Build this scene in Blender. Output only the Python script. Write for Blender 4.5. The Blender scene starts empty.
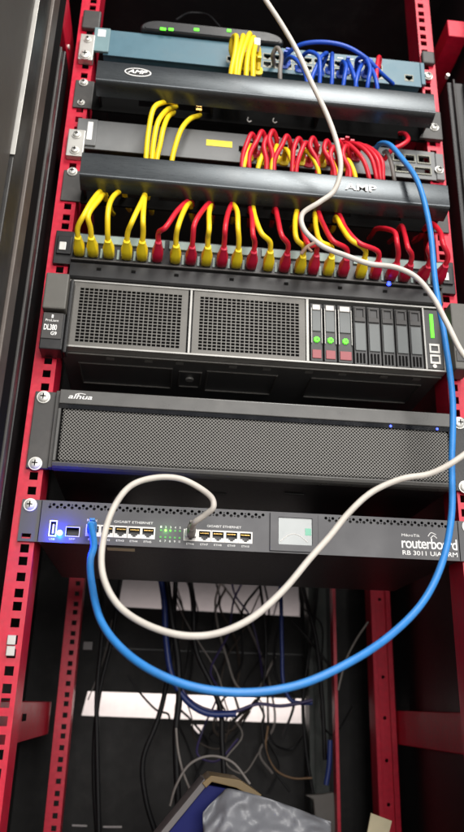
import bpy, math, random
from mathutils import Vector, Matrix
from mathutils.geometry import delaunay_2d_cdt
random.seed(7)
S = 0.001                       # the code below is written in millimetres
scene = bpy.context.scene
COL = scene.collection

# ------------------------------------------------------------------ camera
CP = Vector((-99.04, -771.44, -149.73)); YAW, PITCH, ROLL, F = 0.0933, 0.3696, 0.0277, 750.1
fw = Vector((math.sin(YAW)*math.cos(PITCH), math.cos(YAW)*math.cos(PITCH), math.sin(PITCH)))
rt = Vector((math.cos(YAW), -math.sin(YAW), 0)); up = rt.cross(fw)
rt, up = rt*math.cos(ROLL)+up*math.sin(ROLL), -rt*math.sin(ROLL)+up*math.cos(ROLL)
cam = bpy.data.cameras.new('camera'); camo = bpy.data.objects.new('camera', cam); COL.objects.link(camo)
camo.matrix_world = Matrix(((rt.x, up.x, -fw.x, CP.x*S), (rt.y, up.y, -fw.y, CP.y*S), (rt.z, up.z, -fw.z, CP.z*S), (0, 0, 0, 1)))
cam.sensor_fit = 'VERTICAL'; cam.sensor_height = 36; cam.lens = F/832*36
cam.clip_start = 0.01; cam.clip_end = 50
scene.camera = camo
cam.dof.use_dof = True; cam.dof.focus_distance = .80; cam.dof.aperture_fstop = 5.0

def ray_x(u, v, x):
    d = rt*((u-232)/F)-up*((v-416)/F)+fw; t = (x-CP.x)/d.x
    return (x, CP.y+d.y*t, CP.z+d.z*t)
def at(u, v, y):
    """point of the depth plane y (mm) measured at photo pixel u, v"""
    d = rt*((u-232)/F)-up*((v-416)/F)+fw
    t = (y-CP.y)/d.y
    return (CP.x+d.x*t, y, CP.z+d.z*t)

# ------------------------------------------------------------------ materials
def mat(name, col, rough=0.5, metal=0.0, vary=0.12, bump=0.0, scale=60, coat=0.0, emit=None, dust=0.0, stretch=None, spec=0.5):
    m = bpy.data.materials.new(name); m.use_nodes = True
    nt = m.node_tree; N = nt.nodes; L = nt.links; b = N['Principled BSDF']
    tc = N.new('ShaderNodeTexCoord'); mp = N.new('ShaderNodeMapping'); L.new(tc.outputs['Object'], mp.inputs[0])
    if stretch: mp.inputs['Scale'].default_value = stretch
    nz = N.new('ShaderNodeTexNoise'); nz.inputs['Scale'].default_value = scale; nz.inputs['Detail'].default_value = 6
    L.new(mp.outputs[0], nz.inputs['Vector'])
    mx = N.new('ShaderNodeMix'); mx.data_type = 'RGBA'
    mx.inputs[6].default_value = tuple(c*(1-vary) for c in col)+(1,); mx.inputs[7].default_value = tuple(min(1, c*(1+vary)) for c in col)+(1,)
    L.new(nz.outputs['Fac'], mx.inputs[0]); out = mx.outputs[2]
    if dust:
        n2 = N.new('ShaderNodeTexNoise'); n2.inputs['Scale'].default_value = 38; n2.inputs['Detail'].default_value = 12; n2.inputs['Roughness'].default_value = .7
        L.new(tc.outputs['Object'], n2.inputs['Vector'])
        cr = N.new('ShaderNodeMapRange'); cr.inputs[1].default_value = .5; cr.inputs[2].default_value = .85; cr.inputs[3].default_value = 0; cr.inputs[4].default_value = dust
        L.new(n2.outputs['Fac'], cr.inputs[0])
        m2 = N.new('ShaderNodeMix'); m2.data_type = 'RGBA'; L.new(cr.outputs[0], m2.inputs[0]); L.new(out, m2.inputs[6]); m2.inputs[7].default_value = (.32, .29, .26, 1)
        out = m2.outputs[2]
    L.new(out, b.inputs['Base Color'])
    rr = N.new('ShaderNodeMapRange'); rr.inputs[3].default_value = max(.02, rough-.09); rr.inputs[4].default_value = min(1, rough+.09)
    L.new(nz.outputs['Fac'], rr.inputs[0]); L.new(rr.outputs[0], b.inputs['Roughness'])
    b.inputs['Metallic'].default_value = metal; b.inputs['Coat Weight'].default_value = coat; b.inputs['Specular IOR Level'].default_value = spec
    if bump:
        bp = N.new('ShaderNodeBump'); bp.inputs['Strength'].default_value = bump; bp.inputs['Distance'].default_value = .0006
        L.new(nz.outputs['Fac'], bp.inputs['Height']); L.new(bp.outputs[0], b.inputs['Normal'])
    if emit:
        b.inputs['Emission Color'].default_value = emit[:3]+(1,); b.inputs['Emission Strength'].default_value = emit[3]
    return m

RED = mat('crimson_powder_coat', (.56, .007, .034), .4, bump=.25, scale=140, vary=.3, dust=.10)
BLACKSTEEL = mat('black_steel', (.013, .012, .013), .42, bump=.15, scale=500, dust=.06)
BLACKMATTE = mat('black_matte', (.005, .005, .005), .9, spec=.12)
BLACKPL = mat('black_plastic', (.012, .012, .013), .38, dust=.05)
DARKEAR = mat('charcoal_metal', (.045, .043, .041), .5, dust=.12)
COVER = mat('brushed_charcoal_cover', (.066, .073, .078), .3, metal=.8, stretch=(1, 1, 18), scale=120, vary=.1, dust=.05)
COVERLIP = COVER
TEAL = mat('teal_grey_bezel', (.065, .15, .195), .45, dust=.08)
TEALD = mat('pale_teal_plastic', (.16, .26, .28), .45)
GREYSW = mat('mid_grey_bezel', (.15, .155, .155), .48, dust=.12)
LIGHTMETAL = mat('bare_steel', (.5, .49, .46), .42, metal=.5)
JACKM = mat('socket_rim', (.16, .16, .13), .4, metal=.3)
CHROME = mat('screw_steel', (.68, .67, .63), .42, metal=.45)
WHITE = mat('white_plastic', (.75, .73, .7), .45)
LABELW = mat('white_label', (.86, .86, .84), .6)
PANELSTRIP = mat('pale_teal_label_strip', (.27, .36, .34), .5)
YEL = mat('yellow_jacket', (.92, .66, .015), .42, vary=.07)
YELB = mat('yellow_boot', (.98, .74, .015), .4, vary=.07)
REDC = mat('red_jacket', (.62, .012, .03), .4, vary=.07)
REDB = mat('red_boot', (.55, .006, .04), .4, vary=.07)
BLUC = mat('royal_blue_jacket', (.012, .075, .48), .4)
SKY = mat('sky_blue_jacket', (.028, .22, .60), .42, vary=.22, bump=.3, scale=90, dust=.16)
WHC = mat('white_jacket', (.60, .56, .50), .5, vary=.15, bump=.3, scale=90, dust=.35)
GRC = mat('grey_jacket', (.2, .18, .165), .5)
BLKC = mat('black_jacket', (.006, .006, .007), .55, spec=.3)
DBLU = mat('navy_jacket', (.012, .03, .16), .45)
PURP = mat('violet_jacket', (.03, .02, .09), .4)
SRVGREY = mat('server_grey', (.125, .12, .11), .42, metal=.3, dust=.1)
SRVDARK = mat('server_dark', (.055, .055, .055), .5, metal=.2, dust=.05)
SRVEAR = mat('taupe_grey_plastic', (.10, .096, .085), .5, dust=.12)
BLANK = mat('blank_plate_grey', (.13, .14, .14), .5, metal=.2)
SILVER = mat('silver_edge', (.38, .375, .355), .4, metal=.5)
NVRFACE = mat('charcoal_plastic', (.085, .084, .08), .3, dust=.1)
NVRMESH = mat('grey_mesh_plastic', (.155, .15, .138), .55, dust=.12)
GLOSS = mat('gloss_black', (.004, .004, .005), .06, coat=.5)
RTR = mat('router_graphite', (.07, .07, .075), .5, metal=.1, dust=.05)
GOLD = mat('gold_contacts', (.7, .45, .14), .35, metal=.9)
CREAM = mat('cream_paper', (.7, .62, .42), .8)
LCD = mat('lcd_glass', (.17, .20, .20), .3, vary=.06, coat=.5)
LCDG = mat('lcd_green', (.05, .36, .22), .3)
PINK = mat('pink_release_tab', (.34, .09, .10), .5)
LGREEN = mat('green_led', (.08, .7, .02), .4, emit=(.13, 1, .01, .9))
LGREENB = mat('bright_green_led', (.2, 1, .05), .4, emit=(.2, 1, .05, 6))
LGREEND = mat('dim_green_led', (.03, .25, .03), .4, emit=(.05, .6, .05, .25))
LBLUE = mat('blue_led', (.1, .3, 1), .4, emit=(.22, .55, 1, 6))
LBLUES = mat('small_blue_led', (.05, .1, 1), .4, emit=(.03, .06, 1, 4))
PAPER = mat('white_wall_paint', (.78, .72, .70), .8)
GREYPLATE = mat('grey_plate', (.13, .12, .12), .6)
FLOORM = mat('floor_grey', (.45, .42, .38), .6, scale=8)
COLM = mat('green_grey_duct', (.055, .065, .06), .6, dust=.2)
DOORM = mat('graphite_door_steel', (.03, .029, .028), .45, metal=.3, dust=.12)
DOORE = mat('tan_door_edge', (.095, .078, .068), .5, metal=.2, dust=.2)
DOORG = mat('smoked_door_glass', (.062, .056, .05), .6, coat=.0)
PKBLUE = mat('blue_package_print', (.006, .010, .10), .6, spec=.2)
PKGOLD = mat('brown_package_edge', (.16, .105, .035), .5)
def film_material():
    m = mat('crumpled_film', (.17, .175, .19), .4, bump=.12, scale=25)
    return m
FILM = film_material(); FILM.node_tree.nodes['Principled BSDF'].inputs['Transmission Weight'].default_value = .0

# ------------------------------------------------------------------ mesh builder
class B:
    def each(s, name, m, parent=None, **k):
        """every box of this builder becomes an object of its own"""
        for i in range(0, len(s.v), 8): B().quadbox(s.v[i:i+8]).build(name, m, parent, **k)
    def __init__(s): s.v = []; s.f = []
    def quadbox(s, c):
        n = len(s.v); s.v += c
        s.f += [tuple(n+i for i in q) for q in ((0, 1, 2, 3), (7, 6, 5, 4), (0, 4, 5, 1), (1, 5, 6, 2), (2, 6, 7, 3), (3, 7, 4, 0))]
        return s
    def box(s, x0, x1, y0, y1, z0, z1):
        return s.quadbox([(x0, y0, z0), (x0, y0, z1), (x1, y0, z1), (x1, y0, z0), (x0, y1, z0), (x0, y1, z1), (x1, y1, z1), (x1, y1, z0)])
    def prism(s, poly, y0, y1):          # poly of (x, z)
        n = len(s.v); k = len(poly)
        s.v += [(p[0], y0, p[1]) for p in poly]+[(p[0], y1, p[1]) for p in poly]
        s.f.append(tuple(range(n, n+k))); s.f.append(tuple(range(n+2*k-1, n+k-1, -1)))
        for i in range(k): j = (i+1) % k; s.f.append((n+i, n+k+i, n+k+j, n+j))
        return s
    def prism_x(s, prof, x0, x1):        # closed profile of (y, z)
        n = len(s.v); k = len(prof)
        s.v += [(x0, p[0], p[1]) for p in prof]+[(x1, p[0], p[1]) for p in prof]
        s.f.append(tuple(range(n, n+k))); s.f.append(tuple(range(n+2*k-1, n+k-1, -1)))
        for i in range(k): j = (i+1) % k; s.f.append((n+i, n+k+i, n+k+j, n+j))
        return s
    def disc(s, x, z, r, y0, y1, k=16, rz=None, dome=0):
        rz = rz or r
        P = lambda q, y: [(x+r*q*math.cos(2*math.pi*i/k), y, z+rz*q*math.sin(2*math.pi*i/k)) for i in range(k)]
        rings = [P(1, y1), P(1, y0)]
        if dome: rings += [P(.75, y0-dome*.6), P(.4, y0-dome*.9)]
        n = len(s.v)
        for r_ in rings: s.v += r_
        for a in range(len(rings)-1):
            for i in range(k): j = (i+1) % k; s.f.append((n+a*k+i, n+a*k+j, n+(a+1)*k+j, n+(a+1)*k+i))
        s.f.append(tuple(n+(len(rings)-1)*k+i for i in range(k))); s.f.append(tuple(n+i for i in range(k-1, -1, -1)))
        return s
    def plate(s, outline, holes, y0, y1):
        """flat plate in the xz plane from y0 (front) to y1 with true holes"""
        pts = []; edges = []
        loops = [outline]+holes; off = []
        for lp in loops:
            n = len(pts); off.append(n); pts += [Vector((p[0], p[1])) for p in lp]
            edges += [(n+i, n+(i+1) % len(lp)) for i in range(len(lp))]
        ov, oe, of, _, _, _ = delaunay_2d_cdt(pts, edges, [], 0, 1e-5)
        def inside(p, lp):
            c = False; k = len(lp)
            for i in range(k):
                a, b = lp[i], lp[(i+1) % k]
                if (a[1] > p[1]) != (b[1] > p[1]) and p[0] < (b[0]-a[0])*(p[1]-a[1])/(b[1]-a[1])+a[0]: c = not c
            return c
        bb = [(min(p[0] for p in h), max(p[0] for p in h), min(p[1] for p in h), max(p[1] for p in h)) for h in holes]
        n = len(s.v); m = len(ov)
        s.v += [(p.x, y0, p.y) for p in ov]+[(p.x, y1, p.y) for p in ov]
        cnt = {}
        for f in of:
            c = (sum(ov[i].x for i in f)/len(f), sum(ov[i].y for i in f)/len(f))
            if not inside(c, outline): continue
            if any(q[0] <= c[0] <= q[1] and q[2] <= c[1] <= q[3] and inside(c, h) for q, h in zip(bb, holes)): continue
            s.f.append(tuple(n+i for i in f)); s.f.append(tuple(n+m+i for i in reversed(f)))
            for i in range(len(f)):
                a, b = f[i], f[(i+1) % len(f)]; cnt[(a, b)] = 1
        for (a, b) in cnt:
            if (b, a) not in cnt: s.f.append((n+b, n+a, n+m+a, n+m+b))
        return s
    def tube(s, pts, r, seg=10, cap=True, sub=6, taper=None):
        P = [Vector(p) for p in pts]
        if sub > 1 and len(P) > 2:
            Q = []
            for i in range(len(P)-1):
                p0 = P[max(i-1, 0)]; p1 = P[i]; p2 = P[i+1]; p3 = P[min(i+2, len(P)-1)]
                if i == 0: p0 = 2*p1-p2
                if i == len(P)-2: p3 = 2*p2-p1
                # centripetal Catmull-Rom
                t0 = 0; t1 = t0+max((p1-p0).length, 1e-3)**.5; t2 = t1+max((p2-p1).length, 1e-3)**.5; t3 = t2+max((p3-p2).length, 1e-3)**.5
                for k in range(sub):
                    t = t1+(t2-t1)*k/sub
                    A1 = p0*((t1-t)/(t1-t0))+p1*((t-t0)/(t1-t0)); A2 = p1*((t2-t)/(t2-t1))+p2*((t-t1)/(t2-t1)); A3 = p2*((t3-t)/(t3-t2))+p3*((t-t2)/(t3-t2))
                    B1 = A1*((t2-t)/(t2-t0))+A2*((t-t0)/(t2-t0)); B2 = A2*((t3-t)/(t3-t1))+A3*((t-t1)/(t3-t1))
                    Q.append(B1*((t2-t)/(t2-t1))+B2*((t-t1)/(t2-t1)))
            Q.append(P[-1]); P = Q
        n = len(s.v); T = [(P[min(i+1, len(P)-1)]-P[max(i-1, 0)]).normalized() for i in range(len(P))]
        nrm = T[0].orthogonal().normalized()
        for i, p in enumerate(P):
            nrm = (nrm-T[i]*nrm.dot(T[i])).normalized(); bi = T[i].cross(nrm)
            rr = r if taper is None else r+(taper-r)*i/(len(P)-1)
            for k in range(seg):
                a = 2*math.pi*k/seg; q = p+nrm*(rr*math.cos(a))+bi*(rr*math.sin(a)); s.v.append((q.x, q.y, q.z))
        for i in range(len(P)-1):
            for k in range(seg):
                j = (k+1) % seg; s.f.append((n+i*seg+k, n+i*seg+j, n+(i+1)*seg+j, n+(i+1)*seg+k))
        if cap:
            s.f.append(tuple(n+k for k in range(seg-1, -1, -1))); s.f.append(tuple(n+(len(P)-1)*seg+k for k in range(seg)))
        return s
    def build(s, name, m, parent=None, bevel=0, smooth=False, label=None, kind=None):
        off = Vector((0, 0, 0)); q = parent
        while q is not None: off += Vector(q.location)/S; q = q.parent
        me = bpy.data.meshes.new(name)
        me.from_pydata([((v[0]-off.x)*S, (v[1]-off.y)*S, (v[2]-off.z)*S) for v in s.v], [], s.f); me.validate(); 
        o = bpy.data.objects.new(name, me); COL.objects.link(o); me.materials.append(m)
        import bmesh
        bm = bmesh.new(); bm.from_mesh(me); bmesh.ops.recalc_face_normals(bm, faces=bm.faces); bm.to_mesh(me); bm.free()
        if smooth:
            for p in me.polygons: p.use_smooth = True
            if smooth == 'auto':
                me.set_sharp_from_angle(angle=math.radians(40))
        if bevel:
            b = o.modifiers.new('bevel', 'BEVEL'); b.width = bevel*S; b.segments = 2; b.limit_method = 'ANGLE'; b.angle_limit = math.radians(50)
        if parent: o.parent = parent
        if label: o['label'] = label
        if kind: o['kind'] = kind
        return o

def thing(name, label, cat, loc=(0, 0, 0), group=None):
    o = bpy.data.objects.new(name, None); COL.objects.link(o); o.location = Vector(loc)*S; o.empty_display_size = .02
    o['label'] = label; o['category'] = cat
    if group: o['group'] = group
    return o
def rect(x0, x1, z0, z1): return [(x0, z0), (x1, z0), (x1, z1), (x0, z1)]
def ngon(x, z, r, k=8, rz=None, rot=0): return [(x+r*math.cos(rot+2*math.pi*i/k), z+(rz or r)*math.sin(rot+2*math.pi*i/k)) for i in range(k)]

def text(body, x0, x1, z0, z1, y, m, parent, name='lettering', shear=0, offset=0, spacing=1.0):
    """lettering fitted into the rectangle x0..x1, z0..z1 on the plane y, facing the camera side"""
    c = bpy.data.curves.new(name, 'FONT'); c.body = body; c.size = 1; c.shear = shear; c.offset = offset; c.space_character = spacing; c.resolution_u = 4
    o = bpy.data.objects.new('tmp', c); COL.objects.link(o)
    dg = bpy.context.evaluated_depsgraph_get(); me = bpy.data.meshes.new_from_object(o.evaluated_get(dg)); bpy.data.objects.remove(o)
    xs = [v.co.x for v in me.vertices]; ys = [v.co.y for v in me.vertices]
    ax, bx, ay, by = min(xs), max(xs), min(ys), max(ys)
    b = B(); k = len(me.vertices)
    P = [(x0+(v.co.x-ax)/(bx-ax)*(x1-x0), y, z0+(v.co.y-ay)/(by-ay)*(z1-z0)) for v in me.vertices]
    b.v = P+[(p[0], y+.25, p[2]) for p in P]
    cnt = {}
    for p in me.polygons:
        f = tuple(p.vertices); b.f.append(f); b.f.append(tuple(k+i for i in reversed(f)))
        for i in range(len(f)): cnt[(f[i], f[(i+1) % len(f)])] = 1
    for (a, c2) in cnt:
        if (c2, a) not in cnt: b.f.append((c2, a, k+a, k+c2))
    bpy.data.meshes.remove(me)
    return b.build(name, m, parent)

def screw(x, z, y, parent, r=5.2, washer=True):
    b = B()
    if washer: b.disc(x, z, r+1.6, y-1.0, y, 20)
    b.disc(x, z, r, y-3.0, y-1, 20, dome=1.4)
    o = b.build('screw', CHROME, parent, smooth='auto')
    c = B(); c.box(x-r*.55, x+r*.55, y-4.75, y-4.2, z-.6, z+.6); c.box(x-.6, x+.6, y-4.76, y-4.21, z-r*.55, z+r*.55)
    c.build('drive_recess', BLACKMATTE, o)
    return o

# ------------------------------------------------------------------ the cabinet
cab = thing('rack_cabinet', 'open black rack cabinet with crimson perforated mounting rails holding all the stacked equipment', 'rack cabinet', (0, 250, -900))
ZT, ZB = 930, -900
def rail(x0, x1, y0, y1, sgn, inner, hx=None, hw=4.3, ztop=ZT, holes=True):
    hx = hx if hx is not None else sgn*232.5
    hs = []; z = -6.2-12.7; pat = [12.7, 15.875, 15.875]
    z = -5.9; i = 0; zs = []
    while z > ZB+10: zs.append(z); z -= pat[i % 3]; i += 1
    z = -5.9; i = 0
    while z < ztop-12: z += pat[2-(i % 3)]; i += 1; zs.append(z)
    for q in zs: hs.append(rect(hx-hw, hx+hw, q-hw, q+hw))
    b = B(); b.plate(rect(x0, x1, ZB, ztop), [h for h in hs if h[2][1] < ztop-2], y0, y0+2.2)
    for fx in inner:       # flanges running back
        b.box(fx, fx+2, y0+2.2, y1, ZB, ztop)
    return b.build('mounting_rail', RED, cab)
rail(-249, -224.5, 2, 45, -1, [-249, -226.6], hx=-233.5)
b = B()
rail(225, 246, 2, 42, 1, [225, 244])
# rear rails, plain C posts seen through the rack
rail(-236, -213, 450, 480, -1, [-236, -215], hx=-222, hw=3.6)
b = B(); b.plate(rect(250, 282, ZB, ZT), [ngon(266, z, 2.6) for z in range(-880, 900, 60)], 450, 452); b.box(250, 257, 446, 450, ZB, ZT).box(274, 282, 444, 450, ZB, ZT).box(250, 252, 452, 480, ZB, ZT).box(280, 282, 452, 480, ZB, ZT)
b.build('rear_post', RED, cab, bevel=.6)
b = B(); b.box(188, 193, 452, 470, ZB, ZT); b.build('rear_post', RED, cab)
# braces running front to rear
def brace(x0, x1, z0, z1, y0, y1):
    b = B(); b.box(x0, x1, y0, y1, z0, z1); o = b.build('side_brace', RED, cab, bevel=1.2)
    return o
br = brace(270, 298, 755, 786, 0, 470)
zl = ray_x(60, 0, -262)[2]; br2 = brace(-290, -262, zl, zl+60, -62, 470)
br3 = brace(284, 302, -197, -149, 30, 470)
b = B(); b.box(246.5, 284, 28, 60, -185, -158); b.build('brace_bracket', RED, cab, bevel=1)
br4 = brace(-276, -246, -195, -150, 48, 470)
b = B(); b.box(-246, -245, 200, 225, -172, -164); b.build('brace_slot', BLACKMATTE, br4)
p = ray_x(68, 47, -262); B().tube([(-262, p[1], p[2]), (-260, p[1], p[2])], 3.2, 12, sub=1).build('bolt', CHROME, cab)
B().disc(262, 679, 2.6, -2, 4).build('bolt', CHROME, cab, smooth='auto')
b = B(); b.box(259, 268, 0, 470, -900, 755); b.box(298, 306, 0, 470, 755, 900); 
# side panels, roof, base
B().box(305, 309, -60, 600, ZB, ZT).build('side_panel', BLACKSTEEL, cab)
B().box(-309, -305, -60, 600, ZB, ZT).build('side_panel', BLACKSTEEL, cab)
B().box(-309, 309, -60, 602, ZT, ZT+4).build('roof', BLACKSTEEL, cab)
B().box(-309, 309, -60, 602, ZB-4, ZB).build('base', BLACKSTEEL, cab)
# front posts of the frame
b = B(); b.box(262, 305, 4, 40, ZB, 672); b.build('front_post', BLACKSTEEL, cab, bevel=1.5)
B().box(268, 271, -2, 4, ZB, 672).build('post_trim', DOORM, cab, bevel=.8); B().box(284, 300, -10, 4, ZB, 672).build('post_trim', BLACKPL, cab, bevel=.8)
b = B(); b.box(-305, -262, 6, 40, ZB, 660); b.build('front_post', BLACKSTEEL, cab, bevel=1.5)
# rear panel with light slots
holes = [[(-203, -131.5), (-210, -170), (205, -174), (202, -134)],
         [(-166, 66), (-165, 10), (162, 5), (163, 63)],
         [at(u, v, 600)[::2] for u, v in ((191, 724.5), (196, 731), (199, 734), (205, 725))],
         [at(u, v, 600)[::2] for u, v in ((72, 824.5), (87, 825), (87, 827), (72, 826.5))],
         [at(u, v, 600)[::2] for u, v in ((103, 826), (122, 826), (122, 828), (103, 828))]]
b = B(); b.plate(rect(-309, 309, ZB, ZT), holes, 600, 603); b.build('rear_panel', mat('rear_panel_black', (.006, .0055, .0055), .7, dust=.05), cab)
b = B()
b.box(-190, 170, 597, 599.5, -62, -60)
b.each('rear_rib', BLACKSTEEL, cab)
# grey cable duct at the rear right
b = B(); b.box(168, 200, 552, 590, -700, 140); b.box(176, 179, 549, 552, -700, 140)
b.build('cable_duct', COLM, cab, bevel=1)

# the open door on the left
door = B()
def dl(y): return -252+.05*y
def dslab(y0, y1, t, zt=ZT, zb=ZB, out=0):
    b = B(); b.quadbox([(dl(y0)+out, y0, zb), (dl(y0)+out, y0, zt), (dl(y1)+out, y1, zt), (dl(y1)+out, y1, zb), (dl(y0)-t, y0, zb), (dl(y0)-t, y0, zt), (dl(y1)-t, y1, zt), (dl(y1)-t, y1, zb)]); return b
dframe = dslab(-168, -66, 22).build('door', DOORM, cab, bevel=1)
B().box(-305, -256.5, -62, -30, ZB, 600).build('front_post', BLACKSTEEL, cab, bevel=1)
B().box(-256.5, -253.5, -60, -53, ZB, 597).build('post_trim', DARKEAR, cab, bevel=.8)
dslab(-98, -66, .5, out=.4).build('door_gasket', BLACKMATTE, dframe)
dslab(-127, -104, .5, out=4.0).build('door_edge', DOORE, dframe, bevel=1.2)
dslab(-600, -172, 8, out=-3).build('door_glass', DOORG, dframe)
B().quadbox([(dl(-171)+1, -170.0, 340), (dl(-171)+1, -171, ZT), (dl(-168)+1, -168.6, ZT), (dl(-168)+1, -169.6, 340), (dl(-171)-8, -170.0, 340), (dl(-171)-8, -171, ZT), (dl(-168)-8, -168.6, ZT), (dl(-168)-8, -169.6, 340)]).build('edge_glint', LIGHTMETAL, dframe, bevel=.6)  # tapered bright strip standing in for a fading reflection on the door edge

# room
o = B().box(-3000, 3000, -3500, 3000, -960, -950).build('floor', FLOORM); o['kind'] = 'structure'
o = B().box(-2500, 2500, 800, 810, -949, 1800).build('wall', PAPER); o['kind'] = 'structure'

o = B().box(-900, 900, 792, 798, 20, 200).build('wall', mat('slot_dimming_grey', (.24, .215, .215), .8)); o['kind'] = 'structure'  # grey slab added before the wall so the upper slot looks dimmer

# ------------------------------------------------------------------ helpers for sockets
def jack_poly(x, z, w=11.6, h=8.4):      # opening with the latch notch at the bottom
    return [(x-w/2, z+h/2), (x-w/2, z-h*.28), (x-w*.28, z-h*.28), (x-w*.28, z-h*.45), (x-w*.14, z-h*.45), (x-w*.14, z-h*.62), (x+w*.14, z-h*.62), (x+w*.14, z-h*.45), (x+w*.28, z-h*.45), (x+w*.28, z-h*.28), (x+w/2, z-h*.28), (x+w/2, z+h/2)]
def jack_outline(x, z, parent, m=WHITE, w=11.6, h=8.4, y=-2):
    a = jack_poly(x, z, w, h); o = [(x-w*.62, z+h*.68), (x-w*.62, z-h*.78), (x+w*.62, z-h*.78), (x+w*.62, z+h*.68)]
    b = B(); b.plate(o, [a], y-.35, y); return b.build('port_frame', m, parent)
def contacts(x, z, parent, y, w=11.6, h=8.4):
    b = B()
    for i in range(8): b.box(x-w*.36+i*w*.1, x-w*.36+i*w*.1+.5, y, y+5, z+h*.3, z+h*.42)
    return b.build('contacts', GOLD, parent)

def boot(x, z, y0, y1, z1, m, parent, w=11.5, x1=None):
    """strain relief boot from the port (y0) to its tail (y1, lifted to z1)"""
    x1 = x if x1 is None else x1
    b = B(); st = [(0, w-.5, 10.5), (.06, w+1.2, 13), (.5, w+1.6, 13.5), (.56, w-.2, 12), (.64, w-.4, 11.5), (.68, w-1.6, 10.4), (.82, w-2.2, 9.4), (.86, w-3.4, 8.4), (1, 7.4, 7.4)]
    n = 0; k = 12; base = 0
    for t, ww, hh in st:
        cx = x+(x1-x)*t; cz = z+(z1-z)*t; y = y0+(y1-y0)*t
        for i in range(k):
            a = 2*math.pi*(i+.5)/k; ca, sa = math.cos(a), math.sin(a); p = 4
            r = (abs(ca)**p+abs(sa)**p)**(-1/p)
            b.v.append((cx+ww/2*r*ca, y, cz+hh/2*r*sa))
    for a in range(len(st)-1):
        for i in range(k): j = (i+1) % k; b.f.append((a*k+i, a*k+j, (a+1)*k+j, (a+1)*k+i))
    b.f.append(tuple(range(k-1, -1, -1))); b.f.append(tuple((len(st)-1)*k+i for i in range(k)))
    # latch guard
    dz = z1-z
    b.box(x-2.6, x+2.6, y0-18 if y1 < y0 else y0, y0-2, z+6.0+dz*.2, z+8.6+dz*.2)
    return b.build('boot', m, parent, bevel=.5, smooth='auto')

def cable(name, label, cat, pts, r, m, group=None, plug=None, origin=None, seg=10, sub=6, wob=0):
    """pts: mm points. plug = (x, z, y0, y1, z1, boot material) at the first point"""
    origin = origin or pts[0]
    if plug:
        t = thing(name, label, cat, origin, group)
        B().tube(pts, r, seg=seg, sub=sub).build('jacket', m, t, smooth='auto')
        x, z, y0, y1, z1, bm = plug
        bo = boot(x, z, y0, y1, z1, bm, t, x1=pts[0][0])
        B().box(x-5.8, x+5.8, y0-.5, y0+8, z-4, z+4).build('plug', TEALD if False else LABELW, t, bevel=.4)
        return t
    o = B().tube(pts, r, seg=seg, sub=sub).build(name, m, None, smooth='auto')
    o['label'] = label; o['category'] = cat
    if group: o['group'] = group
    return o

ORD = ['first', 'second', 'third', 'fourth', 'fifth', 'sixth', 'seventh', 'eighth', 'ninth', 'tenth', 'eleventh', 'twelfth']

# ------------------------------------------------------------------ router (lowest device)
ro = thing('router', 'graphite router with ten ports, small square display and white lettering, lowest device of the rack', 'router', (0, 20, 0))
fz0, fz1 = .6, 44
ports = [at(u, v, -2)[::2] for u, v in ((92.8, 531.3), (106.8, 532.0), (120.6, 532.7), (134.2, 533.4), (148, 534.0), (190.5, 535), (204.5, 535.8), (218, 536.5), (231.6, 537.3), (245.5, 538.1))]
ports = [(x, 15.2) for x, z in ports]
hs = [jack_poly(x, z) for x, z in ports]
usb = (-207, 15); sfp = (-187, 12.4); led = (-199.8, 10.6)
hs.append(rect(usb[0]-2.6, usb[0]+2.6, usb[1]-7, usb[1]+7)); hs.append(rect(sfp[0]-6.5, sfp[0]+6.5, sfp[1]-4.4, sfp[1]+4.4))
vx = -212.5; i = 0
while vx < 210:
    if not (9 < vx < 75):
        zc = 38.6
        hs.append(ngon(vx, zc+(1.3 if i % 2 else -1.3), 1.75, 6))
        if i % 3 == 0: hs.append(ngon(vx, zc-(1.6 if i % 2 else -1.6), .9, 4))
    vx += 3.75; i += 1
slots = [rect(-237.5, -228, 3.4, 8.6), rect(-237.5, -228, 35.4, 41), rect(228, 237.5, 3.4, 8.6), rect(228, 237.5, 35.4, 41)]
b = B(); b.plate(rect(-241, 241, fz0, fz1), hs+slots, -2, 0); face = b.build('faceplate', RTR, ro, bevel=0)
b = B(); b.box(-221, 221, .3, 2.2, 1.4, 43.2); b.f = b.f  # inner shade behind the vents, with the ports open
B().box(-221, 221, 8, 230, 1.2, 43.4).build('case', BLACKSTEEL, ro, bevel=.8)
b = B(); b.box(-221, 221, 0, 8, 1.2, 2.2).box(-221, 221, 0, 8, 42.2, 43.4).box(-221, -220, 0, 8, 2.2, 42.2).box(220, 221, 0, 8, 2.2, 42.2); b.each('case_rim', BLACKSTEEL, ro)
for x, z in ports:
    j = jack_outline(x, z, ro); contacts(x, z, j, 1.5)
b = B(); b.plate(rect(usb[0]-4, usb[0]+4, usb[1]-8.4, usb[1]+8.4), [rect(usb[0]-2.7, usb[0]+2.7, usb[1]-7, usb[1]+7)], -2.3, -2.0); b.build('usb_port', LABELW, ro)
b = B(); b.box(usb[0]-1, usb[0]+1, 0, 7, usb[1]-5, usb[1]+5); b.build('usb_tongue', WHITE, ro)
b = B(); b.plate(rect(sfp[0]-7.2, sfp[0]+7.2, sfp[1]-5.1, sfp[1]+5.1), [rect(sfp[0]-6.5, sfp[0]+6.5, sfp[1]-4.4, sfp[1]+4.4)], -2.6, -2.0); b.build('module_cage', LIGHTMETAL, ro)
B().disc(led[0], led[1], 3.0, -3.0, -2, 16, dome=1).build('power_light', LBLUE, ro, smooth=True)
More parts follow.
